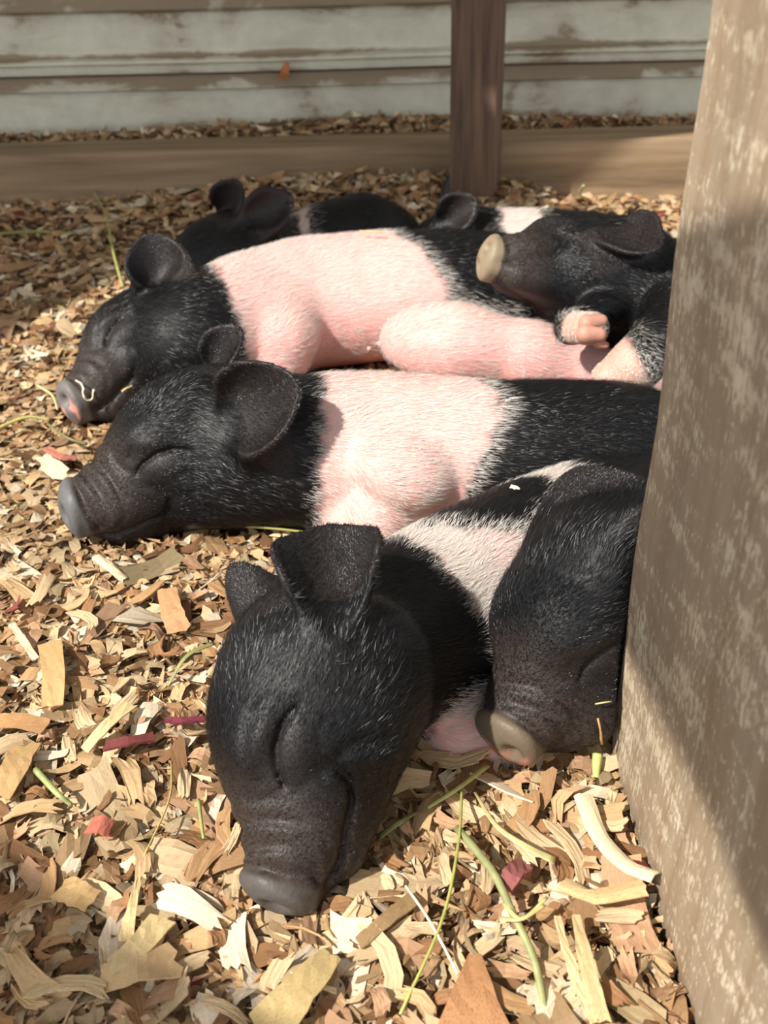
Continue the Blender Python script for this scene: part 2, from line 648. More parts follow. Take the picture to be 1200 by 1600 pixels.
class Head:
    """origin: middle of the skull; R rows forward, left, up; s: scale (1 = 0.155 m from snout to ear root)"""

    def __init__(self, o, fwd, up, s):
        self.o, self.R, self.s = np.asarray(o, float), frame(fwd, up), s

    @classmethod
    def at_snout(cls, p, fwd, up, s):
        R = frame(fwd, up)
        return cls(np.asarray(p) - s * (.12 * R[0] - .0235 * R[2]), fwd, up, s)

    def w(self, x, y, z):
        return self.o + self.s * (x * self.R[0] + y * self.R[1] + z * self.R[2])

    def d(self, x, y, z):
        return x * self.R[0] + y * self.R[1] + z * self.R[2]

    def loc(self, V):
        return (V - self.o) @ self.R.T / self.s

    def build(self, F, jaw=0.0):
        s, R = self.s, self.R
        F.ell(self.w(-.006, 0, .002), R, np.array((.064, .052, .052)) * s, .02)
        F.ell(self.w(.028, 0, .004), R, np.array((.052, .043, .041)) * s, .02 * s)
        for q in (1, -1):
            F.ell(self.w(-.006, q * .026, -.030), R, np.array((.058, .033, .046)) * s, .02 * s)
            F.ell(self.w(.030, q * .031, .021), R, np.array((.024, .012, .011)) * s, .014 * s)
            F.ell(self.w(.066, q * .016, -.026), R, np.array((.036, .019, .022)) * s, .014 * s)
        F.cone(self.w(.030, 0, -.014), self.w(.100, 0, -.0245), .042 * s, .0265 * s, .018 * s)
        # snout disc
        Rd = frame(self.d(1, 0, .12), self.R[2])
        F.ell(self.w(.1155, 0, -.0235), Rd, np.array((.0080, .0275, .0235)) * s, .006 * s)
        F.ell(self.w(.110, 0, -.014), Rd, np.array((.010, .024, .015)) * s, .008 * s)
        # lower jaw
        F.cone(self.w(.000, 0, -.046), self.w(.084, 0, -.050 - jaw), .034 * s, .0165 * s, .012 * s)
        # surface detail in the side plane
        ext = np.array((.145,) * 3) * s
        sl, ax = F.sub(self.o - ext, self.o + ext)
        if sl is None:
            return
        x, y, z = [c / s for c in F.local(ax, self.o, R)]
        ay = np.abs(y)
        side = sstep(.012, .024, ay)
        D = F.D[sl]
        g = lambda q, w: np.exp(-(q / w) ** 2)
        eye = polyline_dist(x, z, [(.060, -.006), (.052, .001), (.040, .006), (.028, .006), (.018, .002)])
        D -= s * .0034 * side * g((x - .041) / 1.5, .012) * g(z - .016, .0075)
        D -= s * .0022 * side * g((x - .040) / 1.5, .011) * g(z + .006, .0080)
        D += s * .0044 * side * g(eye, .0017)
        bag = polyline_dist(x, z, [(.064, -.010), (.054, -.018), (.040, -.020), (.024, -.014)])
        D += s * .0008 * side * g(bag, .0022)
        fold = polyline_dist(x, z, [(.060, .008), (.050, .0205), (.036, .0250), (.020, .020)])
        D += s * .0013 * side * g(fold, .0022)
        fold2 = polyline_dist(x, z, [(.066, -.002), (.072, .006), (.070, .016)])
        D += s * .0014 * side * g(fold2, .0024)
        mouth = polyline_dist(x, z, [(.120, -.050), (.104, -.0475), (.088, -.0505), (.072, -.047), (.056, -.046), (.046, -.040), (.043, -.032)])
        D += s * .0042 * sstep(.004, .012, ay) * g(mouth, .0024)
        # wrinkles across the muzzle
        ph = x + .10 * (z + .02) + .25 * ay * ay / .03
        win = sstep(.066, .080, x) * (1 - sstep(.104, .110, x)) * sstep(-.046, -.034, z)
        D += s * .0015 * win * np.cos(ph * 2 * math.pi / .0115 + 2.2 * np.sin(y * 70 + z * 40)) * (.6 + .5 * np.sin(z * 160 + y * 90))
        # groove behind the disc
        D += s * .0026 * g(x - .1045 - .1 * (z + .02), .0030) * sstep(-.046, -.036, z)
        # dip along the nose bridge, cheek crease
        D += s * .003 * g(x - .062, .020) * g(y, .018) * sstep(-.01, .012, z)
        chk = polyline_dist(x, z, [(.046, -.024), (.030, -.034), (.022, -.052)])
        D += s * .0022 * side * g(chk, .0045)
        # nostrils
        for q in (1, -1):
            r2 = ((y - q * .0115) / .0055) ** 2 + ((z + .0225) / .0068) ** 2
            D += s * .010 * np.exp(-r2 ** 1.5) * sstep(.108, .114, x)
        # flat front of the disc
        F.D[sl] = D


def ear(F, base, tip, face, width, rho=.75, t=.0019, side=0.0, k=.010, notch=(), root=.50, bend=0.0):
    """thin curved sheet; face = direction its hollow side looks"""
    base, tip = np.asarray(base, float), np.asarray(tip, float)
    L = np.linalg.norm(tip - base)
    R = frame(tip - base, face)          # rows: along, across, normal
    m = L * 0.6 + 0.03
    c = (base + tip) / 2
    sl, ax = F.sub(c - m - width * .3, c + m + width * .3)
    if sl is None:
        return
    u, v, w = F.local(ax, base, R)
    v = v - side * u * (L - u) / L
    w = w - bend * u * u
    rr = width * rho * (.55 + .45 * sstep(-.1, .6, u / L))
    th = np.arctan2(v, rr - w)
    q = np.hypot(v, rr - w)
    v = th * rr
    a = .5 * L * 1.10
    uu = (u - (L - a)) / a
    b = width * (root + (1 - root) * sstep(-.1, .38, u / L)) * (1 - .40 * sstep(.55, 1.1, u / L))
    d2 = (np.sqrt(uu * uu + (v / b) ** 2) - 1) * np.minimum(a, b) * .85
    for (nu, nv_, nr) in notch:
        d2 = np.maximum(d2, nr - np.hypot(u - nu * L, v - nv_ * width))
    t = max(t, F.h * .85)
    tt = t * (1.7 - .9 * np.clip(u / L, 0, 1))
    dw = np.abs(q - rr) - tt
    kk = .0022
    h = np.clip(.5 + .5 * (dw - d2) / kk, 0, 1)
    d = d2 * (1 - h) + dw * h + kk * h * (1 - h)
    kb = k * (1 - sstep(.10, .45, u / L)) + .0012
    A = F.D[sl]
    hh = np.clip(.5 + .5 * (A - d) / kb, 0, 1)
    F.D[sl] = A * (1 - hh) + d * hh - kb * hh * (1 - hh)
    return dict(base=base, R=R, L=L, W=width)


def torso(F, st, k=.035):
    """st: list of (centre, dorsal direction, r_dorsoventral, r_lateral)"""
    n = len(st)
    for i, (c, up, rd, rl) in enumerate(st):
        a = np.asarray(st[max(i - 1, 0)][0])
        b = np.asarray(st[min(i + 1, n - 1)][0])
        R = frame(a - b, up)
        step = np.linalg.norm(b - a) / (2 if 0 < i < n - 1 else 1)
        F.ell(c, R, (max(step * 1.15, min(rd, rl) * .75), rl, rd), k)


def value_noise(p, scale, seed):
    r = np.random.default_rng(seed)
    tab = r.random(4096)
    q = p * scale
    i = np.floor(q).astype(int)
    f = q - i
    f = f * f * (3 - 2 * f)
    out = 0
    for dx in (0, 1):
        for dy in (0, 1):
            for dz in (0, 1):
                hsh = ((i[:, 0] + dx) * 73 + (i[:, 1] + dy) * 179 + (i[:, 2] + dz) * 283) % 4096
                wgt = (f[:, 0] if dx else 1 - f[:, 0]) * (f[:, 1] if dy else 1 - f[:, 1]) * (f[:, 2] if dz else 1 - f[:, 2])
                out = out + tab[hsh] * wgt
    return out


BLACK = srgb(13, 12, 13)
FACE = srgb(62, 53, 48)
PINK = srgb(232, 176, 168)
GREY = srgb(120, 116, 114)


def spine_dir(V, pts):
    """direction (towards the tail) of the nearest spine segment and arc parameter"""
    best = np.full(len(V), 9.0)
    dr = np.zeros_like(V)
    s = np.zeros(len(V))
    acc = 0.0
    for a, b in zip(pts[:-1], pts[1:]):
        a, b = np.asarray(a), np.asarray(b)
        v = b - a
        L = np.linalg.norm(v)
        t = np.clip(((V - a) @ v) / (L * L), 0, 1)
        d = np.linalg.norm(V - a - t[:, None] * v, axis=1)
        m = d < best
        best[m] = d[m]
        wgt = v / L
        dr[m] = wgt
        s[m] = acc + t[m] * L
        acc += L
    return dr, s


PIGS = []
FIELDS = []


def finish(F, head, ears, spine, white, label, hairs, extra=None, hlen=.011, snout_col=None, seed=1, disc_pink=0.0,
           smooth=1, hair_w=.00029, floor=True):
    if floor:
        z = F.lo[2] + F.h * np.arange(F.n[2])
        zz = np.broadcast_to((.002 - z)[None, None, :], F.D.shape).astype(np.float32)
        k = .006
        h = np.clip(.5 + .5 * (F.D - zz) / k, 0, 1)
        F.D = zz * (1 - h) + F.D * h + k * h * (1 - h)
    for G in FIELDS:
        F.carve(G)
    FIELDS.append(F)
    V, Q = F.mesh(smooth)
    q = head.loc(V)
    nz = value_noise(V, 60, seed) - .5
    nz2 = value_noise(V, 220, seed + 1) - .5
    inhead = (q[:, 0] > -.03) & (np.abs(q[:, 1]) < .07) & (np.abs(q[:, 2]) < .10) & (q[:, 0] < .15)
    wm = white(V) if white else np.zeros(len(V)) - 1.0      # signed metres: > 0 inside white
    wm = wm + nz * .010 + nz2 * .006
    wskin = sstep(-.001, .013, wm)
    col = BLACK[None] * (1 - wskin[:, None]) + PINK[None] * wskin[:, None]
    lan = .9 + .25 * value_noise(V, 35, seed + 5)
    col = col * lan[:, None] ** np.where(wskin > .5, .4, 1)[:, None]
    # bare skin on face and snout
    fm = np.where(inhead, sstep(.045, .085, q[:, 0]), 0)
    col = col * (1 - fm[:, None]) + FACE[None] * fm[:, None]
    eye = np.where(inhead, np.exp(-(((q[:, 0] - .042) / .022) ** 2 + ((q[:, 2] - .002) / .020) ** 2)) * (np.abs(q[:, 1]) > .02), 0)
    col = col * (1 - .7 * eye[:, None]) + srgb(44, 38, 37)[None] * .7 * eye[:, None]
    dm = np.where(inhead, sstep(.1075, .1115, q[:, 0]) * sstep(-.056, -.050, q[:, 2]), 0)
    sc = srgb(*(snout_col or (82, 78, 74)))
    col = col * (1 - dm[:, None]) + sc[None] * dm[:, None]
    if disc_pink:
        pm_ = dm * sstep(.119, .123, q[:, 0]) * sstep(-.018, -.030, q[:, 2]) * disc_pink
        pm_ = pm_ * sstep(.25, .5, value_noise(V, 90, seed + 9))
        col = col * (1 - pm_[:, None]) + srgb(214, 142, 122)[None] * pm_[:, None]
    hl = np.full(len(V), hlen)
    hl *= 1 - .72 * np.where(inhead, sstep(.0, .06, q[:, 0]), 0)
    hl *= 1 - .55 * eye
    hl[(dm > .1)] = 0
    em = np.zeros(len(V))
    for e in ears:
        if not e:
            continue
        ql = (V - e['base']) @ e['R'].T
        ins = (ql[:, 0] > e['L'] * .22) & (ql[:, 0] < e['L'] * 1.25) & (np.abs(ql[:, 1]) < e['W'] * 1.25) & ((ql[:, 2] < .05) & (ql[:, 2] > -.012))
        em = np.maximum(em, ins)
    col = np.where((em > .5)[:, None], srgb(40, 34, 33)[None] * (.8 + .4 * value_noise(V, 80, seed + 4))[:, None], col)
    hl = np.where(em > .5, .0035, hl)
    if extra:
        col, hl = extra(V, q, col, hl)
    me = np_mesh('piglet', V, Q, True, col)
    body = link('piglet', me, M['skin'], label=label, cat='piglet', group='sleeping piglets')
    # ---- fur
    dr, s = spine_dir(V, spine)
    cen = V[Q].mean(1)
    n = np.cross(V[Q[:, 2]] - V[Q[:, 0]], V[Q[:, 3]] - V[Q[:, 1]])
    n /= np.linalg.norm(n, axis=1)[:, None] + 1e-12
    g = np.random.default_rng(seed + 100)
    toward = ((CAM - cen) * n).sum(1)
    ok = np.where((n[:, 2] > -.55) & (toward > -.35 * np.linalg.norm(CAM - cen, axis=1)) & (hl[Q[:, 0]] > 0) & (cen[:, 2] > .004))[0]
    hx, hy, _ = proj_np(cen[ok])
    wt = np.where((hx > -80) & (hx < 1280) & (hy > -60) & (hy < 1660), 1.0, .15) * np.clip(toward[ok] / .3 + .6, .25, 1.2)
    wt *= np.where(hl[Q[ok, 0]] < hlen * .8, 2.6, 1.0)
    pick = g.choice(ok, hairs, p=wt / wt.sum())
    a, b = g.random(hairs), g.random(hairs)
    q4 = Q[pick]
    p = (V[q4[:, 0]] * ((1 - a) * (1 - b))[:, None] + V[q4[:, 1]] * (a * (1 - b))[:, None] +
         V[q4[:, 2]] * (a * b)[:, None] + V[q4[:, 3]] * ((1 - a) * b)[:, None])
    nn = n[pick]
    d = dr[q4[:, 0]].copy()
    # smooth swirl so neighbouring hairs lie together
    sw = np.stack([value_noise(p, 28, seed + 20 + i) - .5 for i in range(3)], 1)
    d = d + sw * .9 + g.normal(0, .16, (hairs, 3)) + np.array((0, 0, -.15))
    d -= nn * (d * nn).sum(1)[:, None]
    d /= np.linalg.norm(d, axis=1)[:, None] + 1e-9
    ln = hl[q4[:, 0]] * g.uniform(.6, 1.25, hairs)
    lift = g.uniform(.10, .34, hairs)
    m1 = p + (d * .5 + nn * (lift * .62)[:, None]) * ln[:, None]
    m2 = p + (d * .97 + nn * (lift * .75)[:, None]) * ln[:, None]
    sd_ = np.cross(d, nn) + nn * g.normal(0, .45, hairs)[:, None]
    sd_ /= np.linalg.norm(sd_, axis=1)[:, None]
    hw = hair_w * g.uniform(.6, 1.2, hairs)[:, None] * .5
    p0 = p - nn * .0006
    HV = np.stack([p0 - sd_ * hw, p0 + sd_ * hw, m1 - sd_ * hw * .8, m1 + sd_ * hw * .8, m2], 1).reshape(-1, 3)
    base = (np.arange(hairs) * 5)[:, None]
    HQ = base + np.array([[0, 1, 3, 2]])
    HT = base + np.array([[2, 3, 4]])
    hw_ = sstep(-.010, .001, wm[q4[:, 0]] + g.normal(0, .004, hairs))
    hb = srgb(12, 14, 18)[None] * g.uniform(.5, 1.5, hairs)[:, None]  # blue tint puts the sky's sheen into the black hair colour
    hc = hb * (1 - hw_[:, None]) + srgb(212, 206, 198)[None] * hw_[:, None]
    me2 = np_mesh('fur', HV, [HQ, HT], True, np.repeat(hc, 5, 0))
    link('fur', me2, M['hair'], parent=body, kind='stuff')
    PIGS.append((V, body))
    return body


def blob(px, py, z, rx, ry, ang=0.0):
    """flat elliptic patch test in world x, y (signed metres, > 0 inside)"""
    c = P(px, py, z)
    ca, sa = math.cos(math.radians(ang)), math.sin(math.radians(ang))

    def f(V):
        dx, dy = V[:, 0] - c[0], V[:, 1] - c[1]
        u, v = dx * ca + dy * sa, -dx * sa + dy * ca
        return (1 - np.hypot(u / rx, v / ry)) * min(rx, ry)
    return f


def plane_band(pa, pb, na, nb):
    """white between two planes: through pa with inward normal na and through pb with inward normal nb"""
    pa, pb, na, nb = np.asarray(pa), np.asarray(pb), unit(na), unit(nb)
    return lambda V: np.minimum((V - pa) @ na, (V - pb) @ nb)


UP = np.array((0, 0, 1.0))


def pale_skin(keep=None, r=.04):
    """white hair over greyish skin instead of pink, apart from one pink spot"""
    def f(V, q, col, hl):
        lum = sstep(.15, .5, col[:, 0])
        m = lum if keep is None else lum * sstep(r * .5, r, np.linalg.norm(V - keep, axis=1))
        m = (m * sstep(.035, .06, V[:, 2]))[:, None] * .8
        return col * (1 - m) + srgb(186, 180, 172)[None] * m, hl
    return f


# ---- piglet A: nearest, face towards the camera
def pig_front():
    F = Field((-.19, .36, -.02), (.34, .98, .235), .0023)
    hd = Head((-.0609, .5337, .1005), (-.291, -.772, -.565), (-.965, .04, .25), 1.102)
    hd.build(F)
    ears = [ear(F, hd.w(-.032, .050, -.008), P(512, 818, .182), (-.02, -.62, .75), .052, rho=.70, notch=((.60, -.98, .004), (.35, -1.02, .004))),
            ear(F, hd.w(-.030, -.030, .034), P(358, 880, .125), (-.3, .9, .2), .030)]
    st = [(P(548, 1022, .074), (-.5, -.1, .8), .062, .060),
          (P(628, 1000, .068), (-.45, .3, .8), .069, .064),
          (P(705, 955, .064), (-.4, .4, .8), .074, .066),
          (P(795, 908, .062), (-.4, .5, .75), .075, .067),
          (P(890, 862, .060), (-.4, .5, .75), .074, .065),
          (P(990, 830, .058), (-.4, .5, .75), .070, .062)]
    torso(F, st)
    # fore leg that shows pink under the neighbour's snout
    F.path([P(690, 1050, .030), P(712, 1145, .0185), P(800, 1160, .016)], [.030, .0190, .0165], .012)
    leg = P(740, 1160, .016)
    patch = blob(755, 806, .115, .060, .046, 16)
    band = plane_band(P(604, 878, .1), P(915, 775, .115), (.72, .62, .1), (-.9, -.25, 0))

    def white(V):
        w = np.minimum(band(V), -patch(V))
        lg = .034 - np.linalg.norm((V - leg) * (.75, 1.15, .8), axis=1)
        return np.maximum(w, lg)
    return finish(F, hd, ears, [hd.w(.12, 0, 0), hd.w(0, 0, 0)] + [s[0] for s in st], white,
                  'nearest black piglet asleep with its snout towards the viewer in the shavings', 75000, seed=11, hlen=.0095, extra=pale_skin(P(765, 885, .1), .045))


# ---- piglet B: half hidden by the rough post
def pig_right():
    F = Field((.03, .49, -.02), (.62, .90, .245), .0024)
    hd = Head.at_snout(P(786, 1164, .040), (-.60, -.68, -.40), (-.42, -.05, .90), 1.0)
    hd.build(F)
    ears = [ear(F, hd.w(-.030, -.034, .036), P(985, 758, .180), (.1, .75, -.45), .036, rho=.9),
            ear(F, hd.w(-.030, .040, .030), hd.w(-.075, .095, .045), hd.d(.8, .2, .5), .030)]
    st = [(hd.w(-.045, .010, -.016), (-.2, 0, .95), .058, .056),
          (P(1010, 880, .075), (0, 0, 1), .078, .068), (P(1110, 850, .08), (0, 0, 1), .080, .072), (P(1230, 850, .08), (0, 0, 1), .080, .072),
          (P(1350, 860, .075), (0, 0, 1), .074, .068)]
    torso(F, st)
    F.path([P(1010, 960, .05), P(1030, 1040, .025), P(1000, 1120, .018)], [.035, .026, .018], .02)
    # heavy jowl pressed flat on the bedding
    F.ell(hd.w(.018, .030, -.052), hd.R, (.056, .040, .036), .022)
    F.ell(hd.w(.060, .018, -.050), hd.R, (.036, .024, .020), .016)
    # leaves room for the post it lies against
    sl, ax = F.sub((BX - .008, F.lo[1], F.lo[2]), (.5, BEND + .003, .3))
    F.D[sl] = np.maximum(F.D[sl], .004)
    return finish(F, hd, ears, [hd.w(.12, 0, 0), hd.w(0, 0, 0)] + [s[0] for s in st], None,
                  'black piglet with pink-edged snout half hidden behind the rough pale post', 60000, seed=23, disc_pink=.9, hlen=.0105,
                  snout_col=(104, 92, 76))


# ---- piglet C: middle of the picture, white saddle
def pig_middle():
    F = Field((-.37, .79, -.02), (.42, 1.07, .225), .0026)
    hd = Head((-.1797, .9165, .0896), (-.923, -.35, -.159), (-.256, .249, .934), 1.208)
    hd.build(F)
    ears = [ear(F, hd.w(-.024, .050, .004), P(466, 596, .185), (-.15, -.80, .6), .056, rho=.80, notch=((.62, -1.0, .005), (.82, -.75, .004), (.55, 1.0, .004))),
            ear(F, hd.w(-.030, -.030, .036), P(376, 508, .180), (-.5, -.6, .3), .032)]
    st = [(P(425, 706, .080), (-.05, .35, .9), .067, .062),
          (P(510, 706, .076), (0, .45, .9), .076, .068),
          (P(600, 708, .072), (0, .5, .85), .078, .070),
          (P(690, 714, .070), (0, .5, .85), .076, .071),
          (P(780, 718, .068), (0, .5, .85), .074, .071),
          (P(870, 716, .068), (0, .5, .85), .075, .070),
          (P(960, 716, .066), (0, .5, .85), .074, .068),
          (P(1035, 725, .058), (0, .5, .85), .062, .060)]
    torso(F, st)
    # shoulder with folded fore leg, thigh
    F.ell(P(628, 735, .094), frame((1, -.35, -.35), (0, -.6, .8)), (.046, .034, .028), .014)
    F.path([P(640, 765, .060), P(590, 810, .040), P(530, 825, .022)], [.034, .030, .022], .02)
    F.ell(P(950, 692, .090), frame((1, .15, .35), (0, -.5, .85)), (.066, .044, .034), .014)
    F.path([P(930, 735, .06), P(850, 760, .035)], [.036, .024], .02)
    a, b = P(493, 700, .1), P(785, 690, .1)

    def white(V):
        l = (V - a) @ unit((1, .05, -.10))
        r = b[0] - V[:, 0] - 1.0 * (V[:, 1] - b[1] - .005) ** 2 / .1 - .25 * np.maximum(b[1] - .03 - V[:, 1], 0)
        return np.minimum(l, r)
    return finish(F, hd, ears, [hd.w(.12, 0, 0), hd.w(0, 0, 0)] + [s[0] for s in st], white,
                  'black piglet with broad pink-white saddle lying on its belly across the middle', 75000, seed=31, snout_col=(96, 96, 96))


# ---- piglet D: behind C, belly towards the camera
def pig_back():
    F = Field((-.44, 1.00, -.02), (.42, 1.46, .235), .0030)
    hd = Head((-.2893, 1.2097, .0640), (-.704, -.689, -.173), (-.655, .534, .535), 1.12)
    hd.build(F)
    ears = [ear(F, hd.w(-.030, .046, .010), P(232, 362, .190), (.15, -.85, .5), .050, rho=.75, notch=((.45, -1.0, .004), (.65, -.95, .003))),
            ear(F, hd.w(-.030, -.034, .034), hd.w(-.055, -.05, .09), (-.5, .6, .3), .024)]
    st = [(P(330, 520, .080), (-.3, .7, .55), .074, .066),
          (P(410, 490, .078), (-.2, .85, .4), .086, .068),
          (P(490, 470, .076), (-.1, .9, .3), .096, .070),
          (P(575, 462, .076), (0, .95, .2), .100, .072),
          (P(660, 458, .076), (.0, .95, .2), .098, .072),
          (P(745, 455, .074), (.1, .95, .2), .092, .070),
          (P(825, 460, .068), (.2, .95, .2), .080, .064)]
    torso(F, st)
    # fore leg folded in front of the chest
    F.ell(P(440, 505, .088), frame((.3, -.8, -.4), (0, 0, 1)), (.052, .036, .026), .024)
    F.path([P(450, 530, .075), P(440, 565, .050), P(385, 590, .03)], [.030, .026, .018], .02)
    # hind leg stretched out to the right
    F.ell(P(690, 535, .078), frame((1, -.35, 0), (0, -.3, .9)), (.075, .050, .040), .018)
    F.path([P(720, 545, .070), P(830, 560, .062), P(930, 580, .052), P(1010, 600, .045), P(1060, 610, .03)], [.050, .040, .026, .017, .014], .018)
    # teats
    for (x, y) in ((608, 528), (592, 537), (577, 545), (628, 505)):
        F.ell(P(x, y, .062), None, (.004, .004, .004), .004)
    a = P(345, 490, .1)
    b, b2 = P(612, 372, .14), P(700, 475, .09)
    bn = unit((b2[1] - b[1], -(b2[0] - b[0]), 0))
    bn = bn if bn[0] < 0 else -bn

    legc = [P(640, 540, .07), P(820, 556, .06), P(1060, 612, .03)]

    def white(V):
        l = (V - a) @ unit((.85, .42, 0))
        r = (V - b) @ bn
        w = np.minimum(l, r)
        _, s = spine_dir(V, legc)
        dd = np.full(len(V), 9.0)
        for p, q_ in zip(legc[:-1], legc[1:]):
            v = q_ - p
            t = np.clip(((V - p) @ v) / (v @ v), 0, 1)
            dd = np.minimum(dd, np.linalg.norm(V - p - t[:, None] * v, axis=1))
        return np.maximum(w, .080 - dd)
    def pinker(V, q, col, hl):
        m = (sstep(.15, .5, col[:, 0]) * sstep(.125, .07, V[:, 2]))[:, None] * .55
        return col * (1 - m) + srgb(224, 152, 148)[None] * m, hl
    return finish(F, hd, ears, [hd.w(.12, 0, 0), hd.w(0, 0, 0)] + [s[0] for s in st], white,
                  'piglet with pink belly turned to the viewer, behind the middle one', 60000, seed=43, extra=pinker, disc_pink=1.0, snout_col=(104, 100, 98))


# ---- piglet E: on the right at the back, muzzle lifted
def pig_upturned():
    F = Field((.06, .90, -.02), (.68, 1.42, .27), .0030)
    hd = Head((.2298, 1.2014, .1437), (-.92, -.20, .30), (-.15, .96, .20), 1.0)
    hd.build(F)
    ears = [ear(F, hd.w(-.026, .044, .000), P(1026, 392, .195), (-.05, -.55, .8), .046, rho=.85),
            ear(F, hd.w(-.030, -.034, .034), hd.w(-.07, -.04, .07), (-.5, .6, .3), .024)]
    st = [(P(955, 445, .125), (0, .8, .5), .070, .064),
          (P(1030, 480, .105), (.1, .8, .5), .080, .070),
          (P(1110, 500, .095), (.1, .8, .5), .086, .074),
          (P(1200, 505, .085), (.1, .8, .5), .086, .074),
          (P(1300, 505, .08), (.1, .8, .5), .082, .070)]
    torso(F, st)
    F.path([P(975, 470, .120), P(892, 512, .128), P(925, 514, .140)], [.030, .0165, .0180], .010)
    F.path([P(1050, 490, .140), P(1032, 535, .142), P(995, 568, .130), P(950, 590, .116)], [.036, .029, .025, .017], .012)
    paw1, paw2 = P(910, 514, .138), P(972, 580, .122)

    def white(V):
        return np.maximum(.026 - np.linalg.norm(V - paw1, axis=1), .036 - np.linalg.norm(V - paw2, axis=1))
    def paws(V, q, col, hl):
        w = white(V)
        hl = np.where(w > -.004, .0035, hl)
        m = sstep(.0, .006, w)[:, None]
        return col * (1 - m) + srgb(206, 158, 138)[None] * m, hl
    body = finish(F, hd, ears, [hd.w(.12, 0, 0), hd.w(0, 0, 0)] + [s[0] for s in st], white,
                  'black piglet resting its upturned pale muzzle on another, throat showing', 52000, seed=53, snout_col=(136, 122, 100),
                  floor=False, extra=paws)
    # toes
    def toe(name, c, ax, r, ln):
        G = Field(np.asarray(c) - .05, np.asarray(c) + .05, .0016)
        c = np.asarray(c)
        ax = unit(ax)
        G.cone(c, c + ax * ln, r, r * .72, .004)
        v, q = G.mesh()
        o = link(name, np_mesh(name, v, q, True, np.tile(srgb(186, 138, 120), (len(v), 1))), M['skin'], parent=body,
                 label='pinkish hoof toe')
        return o
    toe('hoof', P(918, 506, .150), P(948, 500, .152) - P(918, 506, .150), .0100, .015)
    toe('hoof', P(915, 522, .146), P(948, 524, .144) - P(915, 522, .146), .0100, .015)
    toe('hoof', P(935, 537, .134), P(950, 540, .132) - P(935, 537, .134), .0055, .008)
    return body


# ---- piglet F: black one in the shade behind D
def pig_shaded():
    F = Field((-.36, 1.30, -.02), (.16, 1.70, .25), .0036)
    hd = Head(P(352, 400, .088), (-.88, -.40, -.22), (-.12, .05, .95), 1.08)
    hd.build(F)
    ears = [ear(F, hd.w(-.026, -.036, .036), P(376, 284, .190), (-.3, -.8, .3), .036),
            ear(F, hd.w(-.030, .040, .030), P(458, 303, .180), (-.3, -.8, .3), .040)]
    st = [(P(420, 408, .075), (0, .2, .95), .056, .056),
          (P(465, 408, .046), (0, .2, .95), .044, .056),
          (P(515, 392, .068), (0, .2, .95), .070, .068),
          (P(568, 388, .071), (0, .2, .95), .078, .068),
          (P(608, 394, .060), (0, .2, .95), .064, .060)]
    torso(F, st)
    a, b = P(462, 360, .1), P(487, 360, .1)
    return finish(F, hd, ears, [hd.w(.12, 0, 0), hd.w(0, 0, 0)] + [s[0] for s in st],
                  plane_band(a, b, (1, .1, 0), (-1, -.1, 0)),
                  'black piglet in the shade with upright ears, farthest to the back left', 20000, seed=61, extra=pale_skin())


# ---- piglet H: mostly hidden at the back by the post
def pig_hidden():
    F = Field((.00, 1.33, -.02), (.60, 1.72, .235), .0036)
    hd = Head(P(705, 392, .080), (-.80, -.45, -.25), (-.1, .2, .95), 1.02)
    hd.build(F)
    ears = [ear(F, P(692, 356, .120), P(746, 308, .168), (-.25, -.8, .4), .036),
            ear(F, hd.w(-.030, -.036, .034), hd.w(-.06, -.05, .085), (-.5, .2, .3), .022)]
    st = [(P(765, 402, .074), (0, .2, .95), .060, .058),
          (P(820, 402, .074), (0, .2, .95), .064, .064),
          (P(880, 404, .072), (0, .2, .95), .064, .066),
          (P(945, 408, .068), (0, .2, .95), .062, .062),
          (P(1000, 415, .062), (0, .2, .95), .056, .056)]
    torso(F, st)
    a, b = P(778, 355, .12), P(850, 355, .12)
    return finish(F, hd, ears, [hd.w(.12, 0, 0), hd.w(0, 0, 0)] + [s[0] for s in st],
                  plane_band(a, b, (1, 0, 0), (-1, 0, 0)),
                  'black and white piglet at the foot of the dark post, only ear and back showing', 18000, seed=71, extra=pale_skin())


pig_front()
pig_right()
pig_middle()
pig_back()
pig_upturned()
pig_shaded()
pig_hidden()

# ------------------------------------------------------------------ footprint of the pigs: lowest surface above each cell
G0 = np.array((-1.0, .2))
GH = .006
foot = np.full((400, 320), 9.0)
for V, _ in PIGS:
    ij = ((V[:, :2] - G0) / GH).astype(int)
    okm = (ij >= 0).all(1) & (ij[:, 0] < 400) & (ij[:, 1] < 320)
    np.minimum.at(foot, (ij[okm, 0], ij[okm, 1]), V[okm, 2])


def clear_of_pigs(x, y, z, pad=.006):
    i = np.clip(((x - G0[0]) / GH).astype(int), 0, 399)
    j = np.clip(((y - G0[1]) / GH).astype(int), 0, 319)
    return foot[i, j] > z + pad


# ------------------------------------------------------------------ wood shavings
PAL = np.array([srgb(*c) for c in ((214, 188, 150), (200, 168, 126), (182, 144, 104), (158, 118, 82), (230, 214, 188), (188, 150, 118),
                                   (128, 94, 64), (176, 156, 120))])
PALW = np.array([.23, .22, .16, .10, .11, .10, .05, .03])


